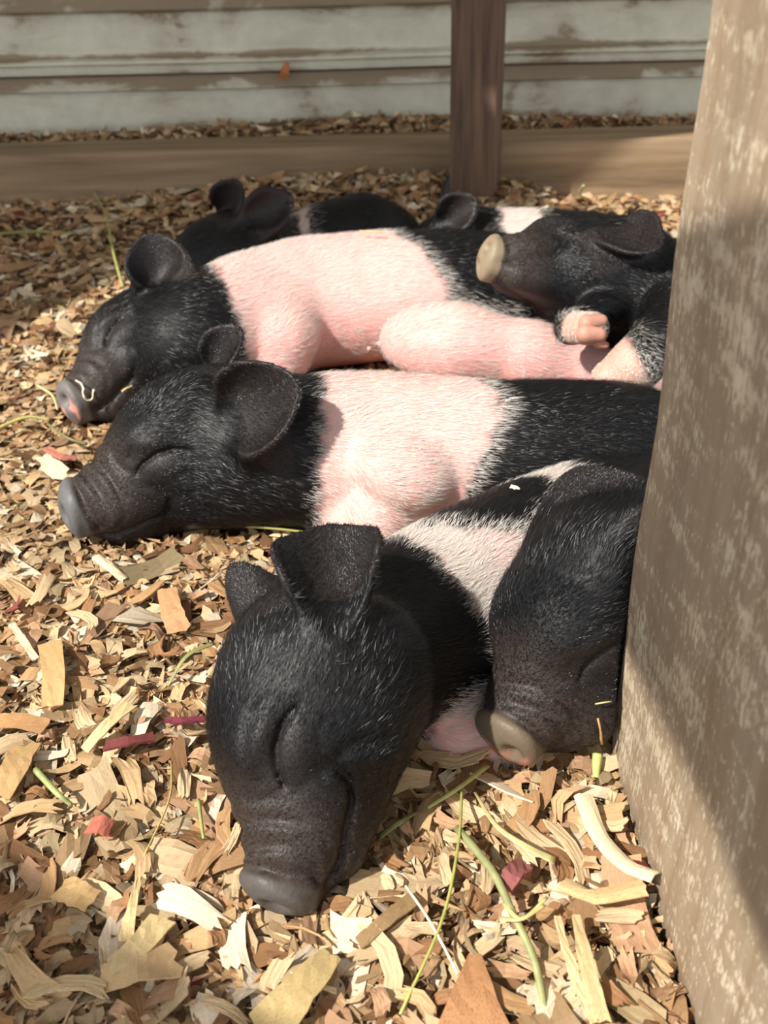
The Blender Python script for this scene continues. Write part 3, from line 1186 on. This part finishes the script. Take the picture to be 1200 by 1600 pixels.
def chip_shape(g, kind, fine=False):
    """grid of (nl x nw) points: returns verts (nl*nw,3), uv"""
    if kind == 0:      # flake
        L, W, nl, nw = g.uniform(.012, .032), g.uniform(.005, .013), 4, 4
        jag, curl, cross = .09, g.normal(0, 24), g.normal(0, 14)
    elif kind == 1:    # splinter
        L, W, nl, nw = g.uniform(.010, .040), g.uniform(.0012, .0034), 4, 2
        jag, curl, cross = .08, g.normal(0, 14), 0
    elif kind == 2:    # curl
        L, W, nl, nw = g.uniform(.014, .032), g.uniform(.005, .012), 6, 3
        jag, curl, cross = .10, g.choice((-1, 1)) * g.uniform(40, 110), g.normal(0, 10)
    else:              # big flat
        L, W, nl, nw = g.uniform(.034, .060), g.uniform(.010, .022), 4, 5
        jag, curl, cross = .07, g.normal(0, 10), g.normal(0, 8)
    if fine and kind != 1:
        nw, jag = 7, jag * 1.5
    u = np.linspace(-.5, .5, nl)
    v = np.linspace(-.5, .5, nw)
    U, Wv = np.meshgrid(u, v, indexing='ij')
    x = U * L
    y = Wv * W
    tap = 1 - g.uniform(0, .35) * np.abs(U + g.uniform(-.4, .4))
    y = y * tap
    x[0] += g.uniform(-jag, jag, nw) * L
    x[-1] += g.uniform(-jag, jag, nw) * L
    y += g.normal(0, .035, y.shape) * W
    x = x + g.uniform(-.6, .6) * y * (W > .004)
    y += g.normal(0, 1.5) * x * x / max(L, .01) * .3
    ang = x * curl
    if abs(curl) > 1e-3:
        z = (1 - np.cos(ang)) / curl
        x = np.sin(ang) / curl
    else:
        z = 0 * x
    z = z + cross * y * y + float(np.clip(g.normal(0, .25), -.5, .5)) * x * Wv + g.normal(0, .0003, x.shape)
    z -= z.mean()
    vts = np.stack([x, y, z], -1).reshape(-1, 3)
    uv = np.stack([Wv * W * 100, U * L * 100], -1).reshape(-1, 2)
    a = (np.arange(nl - 1)[:, None] * nw + np.arange(nw - 1)[None]).ravel()
    f = np.stack([a, a + nw, a + nw + 1, a + 1], 1)
    return vts, f, uv, (nl, nw)


def solid(v, f, uv, dims, th):
    """closed flake of thickness th"""
    nl, nw = dims
    n = len(v)
    V = np.concatenate([v + (0, 0, th / 2), v - (0, 0, th / 2)])
    ring = list(range(0, nw)) + [i * nw + nw - 1 for i in range(1, nl)] + [(nl - 1) * nw + j for j in range(nw - 2, -1, -1)] + \
        [i * nw for i in range(nl - 2, 0, -1)]
    ring = np.array(ring)
    nx = np.roll(ring, -1)
    side = np.stack([ring, ring + n, nx + n, nx], 1)
    return V, np.concatenate([f, f[:, ::-1] + n, side[:, ::-1]]), np.concatenate([uv, uv])


cg = np.random.default_rng(99)
VAR = {k: [chip_shape(cg, k) for _ in range(24)] for k in range(4)}


def rot_mats(g, n, tilt):
    yaw = g.uniform(0, 2 * math.pi, n)
    a = np.clip(g.normal(0, tilt, n), -.6, .6)
    b = np.clip(g.normal(0, tilt, n), -1.6 * tilt, 1.6 * tilt) * .75
    cz, sz = np.cos(yaw), np.sin(yaw)
    ca, sa = np.cos(a), np.sin(a)
    cb, sb = np.cos(b), np.sin(b)
    Z = np.zeros((n, 3, 3))
    Z[:, 0, 0] = cz; Z[:, 0, 1] = -sz; Z[:, 1, 0] = sz; Z[:, 1, 1] = cz; Z[:, 2, 2] = 1
    A = np.zeros((n, 3, 3))
    A[:, 0, 0] = 1; A[:, 1, 1] = ca; A[:, 1, 2] = -sa; A[:, 2, 1] = sa; A[:, 2, 2] = ca
    B = np.zeros((n, 3, 3))
    B[:, 1, 1] = 1; B[:, 0, 0] = cb; B[:, 0, 2] = sb; B[:, 2, 0] = -sb; B[:, 2, 2] = cb
    return Z @ A @ B


def scatter(g, n, xr, yr, zlo, zhi, tilt, mixk, scale=1.0, zfun=None, frustum=True, pig=True, outside=0):
    """one joined mesh of many flakes -> lists"""
    x = g.uniform(*xr, n)
    y = g.uniform(*yr, n)
    base = ground_z(x, y) if zfun is None else zfun(x, y)
    z = base + zlo + (zhi - zlo) * g.random(n) ** 1.2
    keep = np.ones(n, bool)
    if frustum:
        px, py, _ = proj_np(np.stack([x, y, z], 1))
        keep &= (px > -260 - 500 * outside) & (px < 1460) & (py > -40) & (py < 1760 + 900 * outside)
        keep &= ~((x > BX - .006) & (y < BEND + .004))
    if pig:
        keep &= clear_of_pigs(x, y, z)
    x, y, z = x[keep], y[keep], z[keep]
    n = len(x)
    kinds = g.choice(4, n, p=mixk)
    R = rot_mats(g, n, tilt * np.array((1, .42, 1, .6))[kinds])
    var = g.integers(0, 24, n)
    col = PAL[g.choice(len(PAL), n, p=PALW)] * g.uniform(.52, 1.06, n)[:, None]
    red = g.random(n) < .006
    col[red] = srgb(132, 66, 60)
    out = []
    sc = scale * g.uniform(.75, 1.25, n)
    for k in range(4):
        for vi in range(24):
            m = np.where((kinds == k) & (var == vi))[0]
            if not len(m):
                continue
            v, f, uv, _ = VAR[k][vi]
            W = np.einsum('nij,vj->nvi', R[m], v) * sc[m][:, None, None] + np.stack([x[m], y[m], z[m]], 1)[:, None]
            W[..., 2] = np.maximum(W[..., 2], ground_z(W[..., 0], W[..., 1]) * (zfun is None) - .003)
            U = uv[None] + g.uniform(0, 50, (len(m), 1, 2))
            out.append((W, f, U, col[m]))
    return out


def join(out):
    Vs, Fs, Us, Cs = [], [], [], []
    off = 0
    for W, f, U, c in out:
        n, k = W.shape[:2]
        Vs.append(W.reshape(-1, 3))
        Us.append(U.reshape(-1, 2))
        Cs.append(np.repeat(c, k, 0))
        Fs.append((f[None] + (np.arange(n) * k)[:, None, None] + off).reshape(-1, 4))
        off += n * k
    return np_mesh('wood_shavings', np.concatenate(Vs), np.concatenate(Fs), False, np.concatenate(Cs), np.concatenate(Us))


g = np.random.default_rng(5)
parts = []
MIX = [.42, .36, .18, .04]
# near ground, several layers
parts += scatter(g, 15000, (-.62, .36), (.26, .80), -.001, .010, .26, MIX, 1.0)
parts += scatter(g, 13000, (-.62, .36), (.26, .80), .004, .016, .36, [.40, .44, .15, .01], .72)
parts += scatter(g, 2600, (-.62, .36), (.26, .80), .010, .019, .22, [.5, .2, .22, .08], 1.15)
# middle
parts += scatter(g, 20000, (-.85, .55), (.80, 1.35), -.001, .013, .28, MIX, .90)
# thinner cover beside the frame
parts += scatter(g, 11000, (-.95, .165), (.10, 1.30), .0, .012, .24, [.55, .2, .2, .05], 1.1, outside=1)
# far, up to the beam
parts += scatter(g, 17000, (-1.15, .9), (1.35, BEAM_Y - .012), .0, .016, .26, [.5, .16, .26, .08], 1.18)
link('wood_shavings', join(parts), M['chip'], label='deep bed of pale wood shavings covering the pen floor', cat='bedding', kind='stuff')
# on the ledge between beam and wall
led = []
zl = lambda x, y: beam_top - .024 + .018 * sstep(BEAM_Y + .05, WALL_Y - .03, y) + .008 * np.sin(5 * x + 1.3)
led += scatter(g, 2200, (-1.3, 1.0), (BEAM_Y + .095, WALL_Y - .03), .0, .012, .4, [.5, .2, .25, .05], 1.0, zfun=zl, pig=False)
xs = np.linspace(-2.6, 1.5, 60)
ys = np.linspace(BEAM_Y + .02, WALL_Y + .004, 8)
X, Y = np.meshgrid(xs, ys, indexing='ij')
vv = np.stack([X.ravel(), Y.ravel(), zl(X, Y).ravel()], 1)
i, j = np.meshgrid(np.arange(59), np.arange(7), indexing='ij')
a = (i * 8 + j).ravel()
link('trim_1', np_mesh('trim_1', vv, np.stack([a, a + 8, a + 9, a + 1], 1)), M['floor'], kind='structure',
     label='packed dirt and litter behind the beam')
link('wood_shavings', join(led), M['chip'], label='strip of wood shavings caught between the beam and the back wall', cat='bedding', kind='stuff')

# ---- the individual shavings on top of the bed, nearest the camera
g = np.random.default_rng(17)
IND = []
INDL = []
COLN = ['cream', 'light tan', 'tan', 'brown', 'whitish', 'pinkish tan', 'dark brown', 'olive tan']
SHP = ['wood flake', 'thin splinter', 'curled shaving', 'broad flat flake']
for k in range(36):
    kind = [0, 3, 3, 2, 0, 1][k % 6]
    v, f, uv, dims = chip_shape(g, kind, True)
    V, Fc, U = solid(v, f, uv + g.uniform(0, 40, 2), dims, g.uniform(.0007, .0016))
    ci = g.choice(len(PAL), p=PALW)
    INDL.append(COLN[ci] + ' ' + SHP[kind])
    c = PAL[ci] * g.uniform(.9, 1.12)
    IND.append(np_mesh('wood_shaving', V, Fc, False, np.tile(c, (len(V), 1)), U))
    IND[-1].materials.append(M['chip'])


def place_shaving(p, R, me, s=1.0, label=None, group=True):
    o = bpy.data.objects.new('wood_shaving', me)
    COL.objects.link(o)
    o.matrix_world = Matrix([[*(R[i] * s), p[i]] for i in range(3)] + [[0, 0, 0, 1]])
    o['label'] = label or 'loose pale wood shaving lying on top of the near bedding'
    o['category'] = 'wood shaving'
    if group:
        o['group'] = 'loose wood shavings on the near bedding'
    return o


def zone(px, py):
    if py < 1000:
        return 'below the chin of the middle piglet' if px > 180 else 'at the left edge below the middle piglet'
    row = 'level with its ears' if py < 1080 else 'level with its eye' if py < 1280 else 'level with its snout' if py < 1460 else 'at the bottom edge'
    if px < 110:
        return 'far left of the front piglet, ' + row
    if px < 230:
        return 'well left of the front piglet, ' + row
    if px < 400:
        return 'just left of the front piglet, ' + row
    if px < 640:
        return 'below the front piglet jaw, ' + row
    if px < 840:
        return 'right of the front piglet, ' + row
    return 'by the rough post, ' + row.replace('its', 'front piglet')


cnt = 0
placed = []
while cnt < 270:
    px, py = g.uniform(-10, 1090), g.uniform(880, 1620)
    z = g.uniform(.013, .022)
    p = P(px, py, z)
    if p[0] > BX - .022 and p[1] < BEND + .01:
        continue
    if not clear_of_pigs(np.array([p[0]]), np.array([p[1]]), z, .0)[0]:
        continue
    if placed and min(np.hypot(p[0] - q[0], p[1] - q[1]) for q in placed) < .011:
        continue
    placed.append(p)
    ii = g.integers(0, 36)
    place_shaving(p, rot_mats(g, 1, .20)[0], IND[ii], g.uniform(.7, 1.05), label=INDL[ii] + ' ' + zone(px, py))
    cnt += 1


# ------------------------------------------------------------------ straw, distinct pieces and litter on the animals
PV = np.concatenate([V for V, _ in PIGS])
PPX, PPY, PPZ = proj_np(PV)


def on_pig(px, py, lift=.002, r=14.0):
    """point on the nearest piglet surface seen at this pixel"""
    e = np.hypot(PPX - px, PPY - py)
    m = e < max(r, e.min() + 6)
    d = PPZ[m].min() - lift
    return CAM + ray(px, py) * d


def smooth_path(pts, n):
    pts = np.asarray(pts, float)
    if len(pts) == 2:
        t = np.linspace(0, 1, n)[:, None]
        return pts[0] * (1 - t) + pts[1] * t
    ext = np.concatenate([[2 * pts[0] - pts[1]], pts, [2 * pts[-1] - pts[-2]]])
    out = []
    for t in np.linspace(0, len(pts) - 1 - 1e-6, n):
        i = int(t)
        f = t - i
        p0, p1, p2, p3 = ext[i:i + 4]
        out.append(.5 * (2 * p1 + (p2 - p0) * f + (2 * p0 - 5 * p1 + 4 * p2 - p3) * f * f + (3 * p1 - p0 - 3 * p2 + p3) * f ** 3))
    return np.array(out)


def stalk(name, pts, r0, r1, col, label, cat='straw', flat=1.0, n=14, sides=6, up=UP, group=None, mat='straw', uvs=False, fold=0.0):
    """hollow-looking stalk (flat=1) or leaf blade (flat<1, with a fold along the middle)"""
    c = smooth_path(pts, n)
    T = np.gradient(c, axis=0)
    T /= np.linalg.norm(T, axis=1)[:, None]
    S = np.cross(T, up)
    S /= np.linalg.norm(S, axis=1)[:, None]
    N = np.cross(S, T)
    r = np.linspace(r0, r1, n)
    a = np.arange(sides) * 2 * math.pi / sides
    V = (c[:, None] + S[:, None] * (np.cos(a)[None, :, None] * r[:, None, None]) +
         N[:, None] * ((np.sin(a) * flat + fold * np.abs(np.cos(a)))[None, :, None] * r[:, None, None])).reshape(-1, 3)
    i, j = np.meshgrid(np.arange(n - 1), np.arange(sides), indexing='ij')
    A = (i * sides + j).ravel()
    B = (i * sides + (j + 1) % sides).ravel()
    f = [np.stack([A, B, B + sides, A + sides], 1), np.array([np.arange(sides)[::-1], np.arange(sides) + (n - 1) * sides])]
    cc = np.tile(np.asarray(col), (len(V), 1)) * np.repeat(np.linspace(.92, 1.08, n), sides)[:, None]
    uv = np.stack([np.tile(a, n) * .6, np.repeat(np.linspace(0, 6, n), sides)], 1)
    return link(name, np_mesh(name, V, f, True, cc, uv), M[mat], label=label, cat=cat, group=group)


GRN, YEL, PAL_ = srgb(152, 154, 104), srgb(196, 186, 124), srgb(220, 208, 160)
Z = .024
SP = lambda *pp: [P(x, y, z) for (x, y, z) in pp]
main = stalk('straw_stalk', SP((714, 1294, .030), (770, 1362, .034), (800, 1425, .032), (835, 1500, .026), (855, 1600, .018)), .0030, .0023, GRN,
             'thick green straw stalk with a wrapped node in the bottom right bedding')
c0 = P(815, 1440, .033)
for q, (dx, dy) in enumerate((((-28, -30), (40, -38)), ((-34, -4), (36, -26)))):
    o = stalk('leaf_sheath', [P(815 + dx[0], 1440 + dx[1], .033), c0 + (0, 0, .003), P(815 + dy[0], 1440 + dy[1], .035)], .0018, .0012, YEL, None, cat=None,
              flat=.4)
    o.parent = main
stalk('straw_stalk', SP((722, 1228, .028), (716, 1320, .034), (690, 1440, .030), (625, 1585, .020)), .0011, .0010, srgb(168, 170, 92),
      'long thin green stem curving down left of the thick stalk')
stalk('straw_stalk', SP((762, 1196, .026), (715, 1232, .030), (668, 1262, .022)), .0022, .0016, srgb(190, 186, 118),
      'pale green straw under the snout of the piglet by the rough post', flat=.5)
stalk('grass_blade', SP((742, 1238, .024), (775, 1290, .034), (820, 1322, .032), (866, 1346, .024)), .0010, .0036, srgb(206, 192, 138),
      'flat yellowed grass blade between thick stalk and big curled shaving', flat=.25, fold=.3)
stalk('straw_stalk', SP((634, 1384, .026), (672, 1440, .030), (716, 1522, .022)), .0010, .0009, srgb(226, 218, 190),
      'thin whitish stem crossing the long green one')
stalk('grass_blade', SP((594, 1308, .020), (625, 1285, .030), (655, 1268, .022)), .0028, .0010, GRN, 'short green grass blade beside the front piglet jaw', flat=.3, fold=.3)
stalk('straw_stalk', SP((136, 280, .05), (165, 335, .06), (176, 390, .05), (192, 448, .03)), .0013, .0022, srgb(158, 158, 92),
      'thin green stem standing up left of the back piglet ear')
stalk('straw_stalk', SP((-10, 366, .03), (60, 362, .034), (132, 366, .028)), .0030, .0026, srgb(128, 124, 62), 'olive straw lying flat at the far left edge')
stalk('straw_stalk', SP((28, 258, .07), (80, 290, .05)), .0022, .0022, srgb(150, 140, 104), 'grey straw leaning at the beam in the far left corner')
stalk('straw_stalk', SP((150, 385, .02), (200, 392, .024)), .0024, .0020, srgb(140, 132, 84), 'short dull straw in the shaded bedding at the left')
stalk('straw_stalk', SP((-10, 672, .022), (40, 652, .030), (78, 656, .026)), .0022, .0016, srgb(176, 166, 96), 'hay stem touching the snout of the back left piglet')
stalk('straw_stalk', SP((74, 662, .026), (105, 684, .026), (136, 694, .020)), .0016, .0020, srgb(120, 116, 70), 'dark green hay stem between the two snouts at left')
stalk('straw_stalk', SP((58, 602, .03), (82, 618, .028), (90, 640, .022)), .0020, .0012, srgb(190, 184, 130), 'pale hay tuft stem above the pink snout at left')
stalk('straw_stalk', SP((376, 822, .022), (430, 826, .024), (482, 832, .020)), .0014, .0012, srgb(168, 164, 92), 'thin straw under the chin of the middle piglet')
stalk('straw_stalk', SP((56, 1203, .024), (88, 1238, .030), (112, 1258, .022)), .0026, .0018, srgb(158, 168, 108), 'short green straw in the left bedding beside a tan flake')
stalk('straw_stalk', SP((268, 1190, .026), (264, 1250, .030), (224, 1340, .022)), .0009, .0007, srgb(170, 152, 90), 'hair-thin stem left of the front piglet face')
stalk('grass_blade', SP((262, 1072, .022), (292, 1026, .032), (334, 1006, .024)), .0012, .0030, srgb(150, 148, 92), 'green grass blade below the far ear of the front piglet', flat=.3, fold=.3)
stalk('straw_stalk', SP((934, 1178, .024), (930, 1215, .016)), .0040, .0030, srgb(186, 190, 112), 'short light green stem by the chin next to the rough post', flat=.6)
stalk('straw_stalk', SP((310, 1250, .02), (318, 1310, .026)), .0016, .0010, srgb(160, 164, 96), 'small green stem at the left cheek of the front piglet')
stalk('straw_stalk', SP((595, 826, .030), (606, 820, .034)), .0022, .0016, srgb(176, 180, 112), 'tiny green hay bit at the pink elbow of the middle piglet')
stalk('straw_stalk', SP((905, 300, .05), (912, 290, .07), (905, 312, .02)), .0020, .0014, srgb(190, 196, 130), 'curled green leaf in the sunlight before the beam')


def flake(pts, w0, w1, th, col, label, name='wood_shaving', up=UP, n=9, ragged=.12, arch=0.0, seed=0, cat='wood shaving', wide=5):
    """large shaving following a path: grained ribbon with ragged edges, real thickness"""
    gg = np.random.default_rng(seed)
    c = smooth_path(pts, n)
    T = np.gradient(c, axis=0)
    T /= np.linalg.norm(T, axis=1)[:, None]
    S = np.cross(T, np.asarray(up, float))
    S /= np.linalg.norm(S, axis=1)[:, None]
    N = np.cross(S, T)
    w = np.linspace(w0, w1, n) * (1 + gg.normal(0, ragged * .35, n))
    v = np.linspace(-1, 1, wide)
    end = np.zeros((n, wide))
    end[0] = gg.normal(0, ragged, wide) * w0
    end[-1] = gg.normal(0, ragged, wide) * w1
    V = c[:, None] + S[:, None] * (v[None, :, None] * w[:, None, None]) + N[:, None] * (-arch * v ** 2 * w0)[None, :, None] + T[:, None] * end[..., None]
    V = V.reshape(-1, 3) + gg.normal(0, .0003, (n * wide, 3))
    nn = np.repeat(N, wide, 0)
    a = (np.arange(n - 1)[:, None] * wide + np.arange(wide - 1)[None]).ravel()
    f = np.stack([a, a + wide, a + wide + 1, a + 1], 1)
    k = len(V)
    ring = np.array(list(range(wide)) + [i * wide + wide - 1 for i in range(1, n)] + [(n - 1) * wide + j for j in range(wide - 2, -1, -1)] +
                    [i * wide for i in range(n - 2, 0, -1)])
    nx = np.roll(ring, -1)
    side = np.stack([ring, nx, nx + k, ring + k], 1)
    W = np.concatenate([V + nn * th / 2, V - nn * th / 2])
    uv = np.stack([np.tile(v * w0 * 100, n), np.repeat(np.linspace(0, 1, n), wide) * 8], 1) + gg.uniform(0, 40, 2)
    cc = np.tile(np.asarray(col), (2 * k, 1))
    return link(name, np_mesh(name, W, np.concatenate([f[:, ::-1], f + k, side[:, ::-1]]), False, cc, np.concatenate([uv, uv])), M['chip'],
                label=label, cat=cat)


CR = srgb(226, 206, 168)
flake(SP((912, 1240, .030), (935, 1300, .028), (975, 1345, .030), (1024, 1366, .040)), .0065, .0050, .0010, srgb(228, 212, 178),
      'large cream curled shaving at the foot of the rough post', arch=.35, seed=1)
flake(SP((878, 1378, .026), (930, 1398, .030), (1008, 1384, .034)), .0050, .0060, .0010, srgb(206, 178, 132), 'tan wavy shaving just below the large cream curl', arch=.3, seed=2)
flake(SP((742, 1492, .026), (740, 1560, .028), (742, 1625, .024)), .0040, .0240, .0014, srgb(176, 130, 92), 'big smooth brown triangular flake at the bottom edge', n=7, ragged=.05, seed=3)
flake(SP((520, 1490, .026), (470, 1545, .030), (415, 1610, .026)), .0070, .0150, .0014, srgb(186, 164, 116), 'big greenish-tan flake at the bottom edge left of centre', seed=4)
flake(SP((900, 1430, .030), (915, 1500, .034), (940, 1600, .024)), .0028, .0060, .0016, srgb(208, 184, 138), 'long split splinter pointing up in the bottom right', seed=5)
flake(SP((870, 1432, .030), (890, 1500, .032), (925, 1590, .024)), .0018, .0040, .0014, srgb(218, 196, 152), 'narrow splinter beside the long split one', seed=6)
flake(SP((648, 1402, .024), (600, 1440, .026), (560, 1475, .022)), .0052, .0045, .0016, srgb(150, 124, 88), 'grey-brown slab of wood right of the front piglet snout', seed=7)
flake(SP((-10, 1128, .024), (30, 1126, .028), (72, 1136, .026)), .0080, .0075, .0014, srgb(184, 142, 98), 'smooth tan flake at the left edge', seed=8, ragged=.08)
flake(SP((40, 1165, .026), (22, 1200, .028), (0, 1245, .022)), .0110, .0090, .0014, srgb(182, 150, 104), 'ragged tan flake below the smooth one at the left edge', seed=9)
flake(SP((78, 1005, .024), (84, 1050, .030), (82, 1105, .024)), .0100, .0080, .0016, srgb(206, 168, 118), 'upright ragged tan chunk in the left bedding', seed=10)
flake(SP((205, 1100, .026), (165, 1135, .030), (132, 1172, .024)), .0050, .0045, .0012, srgb(222, 196, 148), 'clean cream strip in the left bedding', seed=11)
flake(SP((260, 920, .022), (270, 960, .030), (280, 985, .024)), .0080, .0110, .0012, srgb(206, 160, 118), 'orange-tan fan-shaped flake above the cream strips', seed=12)
flake(SP((150, 868, .024), (172, 884, .030), (196, 905, .022)), .0048, .0040, .0010, srgb(230, 210, 172), 'pale curled shaving below the middle piglet chin', arch=.4, seed=13)
flake(SP((18, 975, .026), (36, 1000, .028), (56, 1030, .024)), .0030, .0028, .0016, srgb(224, 208, 176), 'whitish stick at the left edge of the bedding', seed=14)
flake(SP((218, 1370, .024), (206, 1420, .030), (196, 1470, .024)), .0018, .0050, .0012, srgb(216, 190, 142), 'forked pale splinter in the lower left bedding', seed=15)
flake(SP((255, 1435, .026), (215, 1480, .030), (170, 1512, .026)), .0090, .0060, .0014, srgb(208, 186, 138), 'broad pale flake with a rounded end in the lower left', seed=16)
flake(SP((275, 1500, .024), (215, 1510, .030), (160, 1530, .022)), .0120, .0100, .0014, srgb(214, 182, 140), 'knotty pale flake at the lower left', seed=17)
flake(SP((95, 1385, .024), (120, 1395, .026), (145, 1408, .022)), .0100, .0080, .0012, srgb(204, 170, 120), 'square tan flake in the lower left bedding', seed=18)
# red-stained pieces
flake(SP((820, 1352, .026), (800, 1368, .034), (790, 1392, .026)), .0065, .0055, .004, srgb(150, 92, 90), 'crumbly pink-red bark chip beside the thick stalk', seed=20, ragged=.25)
flake(SP((165, 1166, .026), (200, 1158, .030), (240, 1152, .026)), .0045, .0045, .002, srgb(120, 62, 60), 'dark red splintered chip in the left bedding', seed=21)
flake(SP((258, 1126, .028), (285, 1126, .030), (320, 1124, .028)), .0032, .0026, .002, srgb(122, 54, 66), 'purple-red sliver touching the front piglet forehead', seed=22)
flake(SP((140, 1290, .026), (158, 1288, .030), (174, 1296, .026)), .0075, .0070, .0014, srgb(186, 110, 92), 'small salmon-red square flake in the left bedding', seed=23, ragged=.05)
flake(SP((968, 1345, .020), (995, 1352, .024), (1010, 1366, .020)), .0050, .0050, .002, srgb(112, 44, 38), 'dark red bark piece behind the large cream curl', seed=24)
flake(SP((72, 700, .026), (92, 712, .034), (118, 716, .030)), .0045, .0040, .002, srgb(190, 122, 106), 'reddish chip on the pale heap between the left snouts', seed=25)
flake(SP((66, 712, .022), (96, 740, .032), (128, 742, .022)), .0100, .0090, .0014, srgb(240, 224, 190), 'heap-topping cream flake in front of the middle piglet snout', seed=26, ragged=.3)
# fine litter on the animals and the wall
Nn = np.array((0, -.6, .8))
flake([on_pig(118, 594), on_pig(128, 602, .006), on_pig(131, 622, .004), on_pig(143, 624), on_pig(146, 608, .005)], .0009, .0008, .0006, srgb(240, 232, 205),
      'thin white wood curl on the nose of the back left piglet', n=14, wide=3, seed=30, up=Nn)
flake([on_pig(190, 612), on_pig(198, 606, .004), on_pig(206, 602)], .0012, .0008, .0008, srgb(226, 190, 140), 'tiny tan splinter by the mouth of the back left piglet', n=5, wide=3,
      seed=31, up=Nn)
flake([on_pig(798, 760), on_pig(804, 762, .004), on_pig(812, 764)], .0014, .0011, .001, srgb(240, 228, 205), 'small white chip on the black spot of the front piglet', n=5, wide=3, seed=32,
      up=Nn)
flake([on_pig(562, 361, .004), on_pig(580, 362, .006), on_pig(598, 363, .004)], .0014, .0010, .001, srgb(220, 190, 140), 'splinter lying along the back of the pink-bellied piglet', n=5,
      wide=3, seed=33, up=Nn)
stalk('twig', [on_pig(934, 1122, .004), on_pig(938, 1140, .006), on_pig(940, 1162, .003)], .0008, .0012, srgb(196, 150, 96),
      'thin brown twig on the cheek of the piglet by the rough post', cat='twig', n=6, sides=5)
stalk('twig', [on_pig(930, 1100, .004), on_pig(942, 1098, .006), on_pig(956, 1096, .003)], .0007, .0006, srgb(190, 182, 130),
      'tiny straw bit above the twig on the dark cheek', cat='straw', n=6, sides=5)
flake([PY(441, 124, WALL_Y - .030), PY(445, 112, WALL_Y - .038), PY(448, 97, WALL_Y - .032)], .0090, .0040, .0012, srgb(184, 120, 76),
      'orange-brown wood flake stuck to the back wall', n=5, seed=34, up=(0, -1, 0))
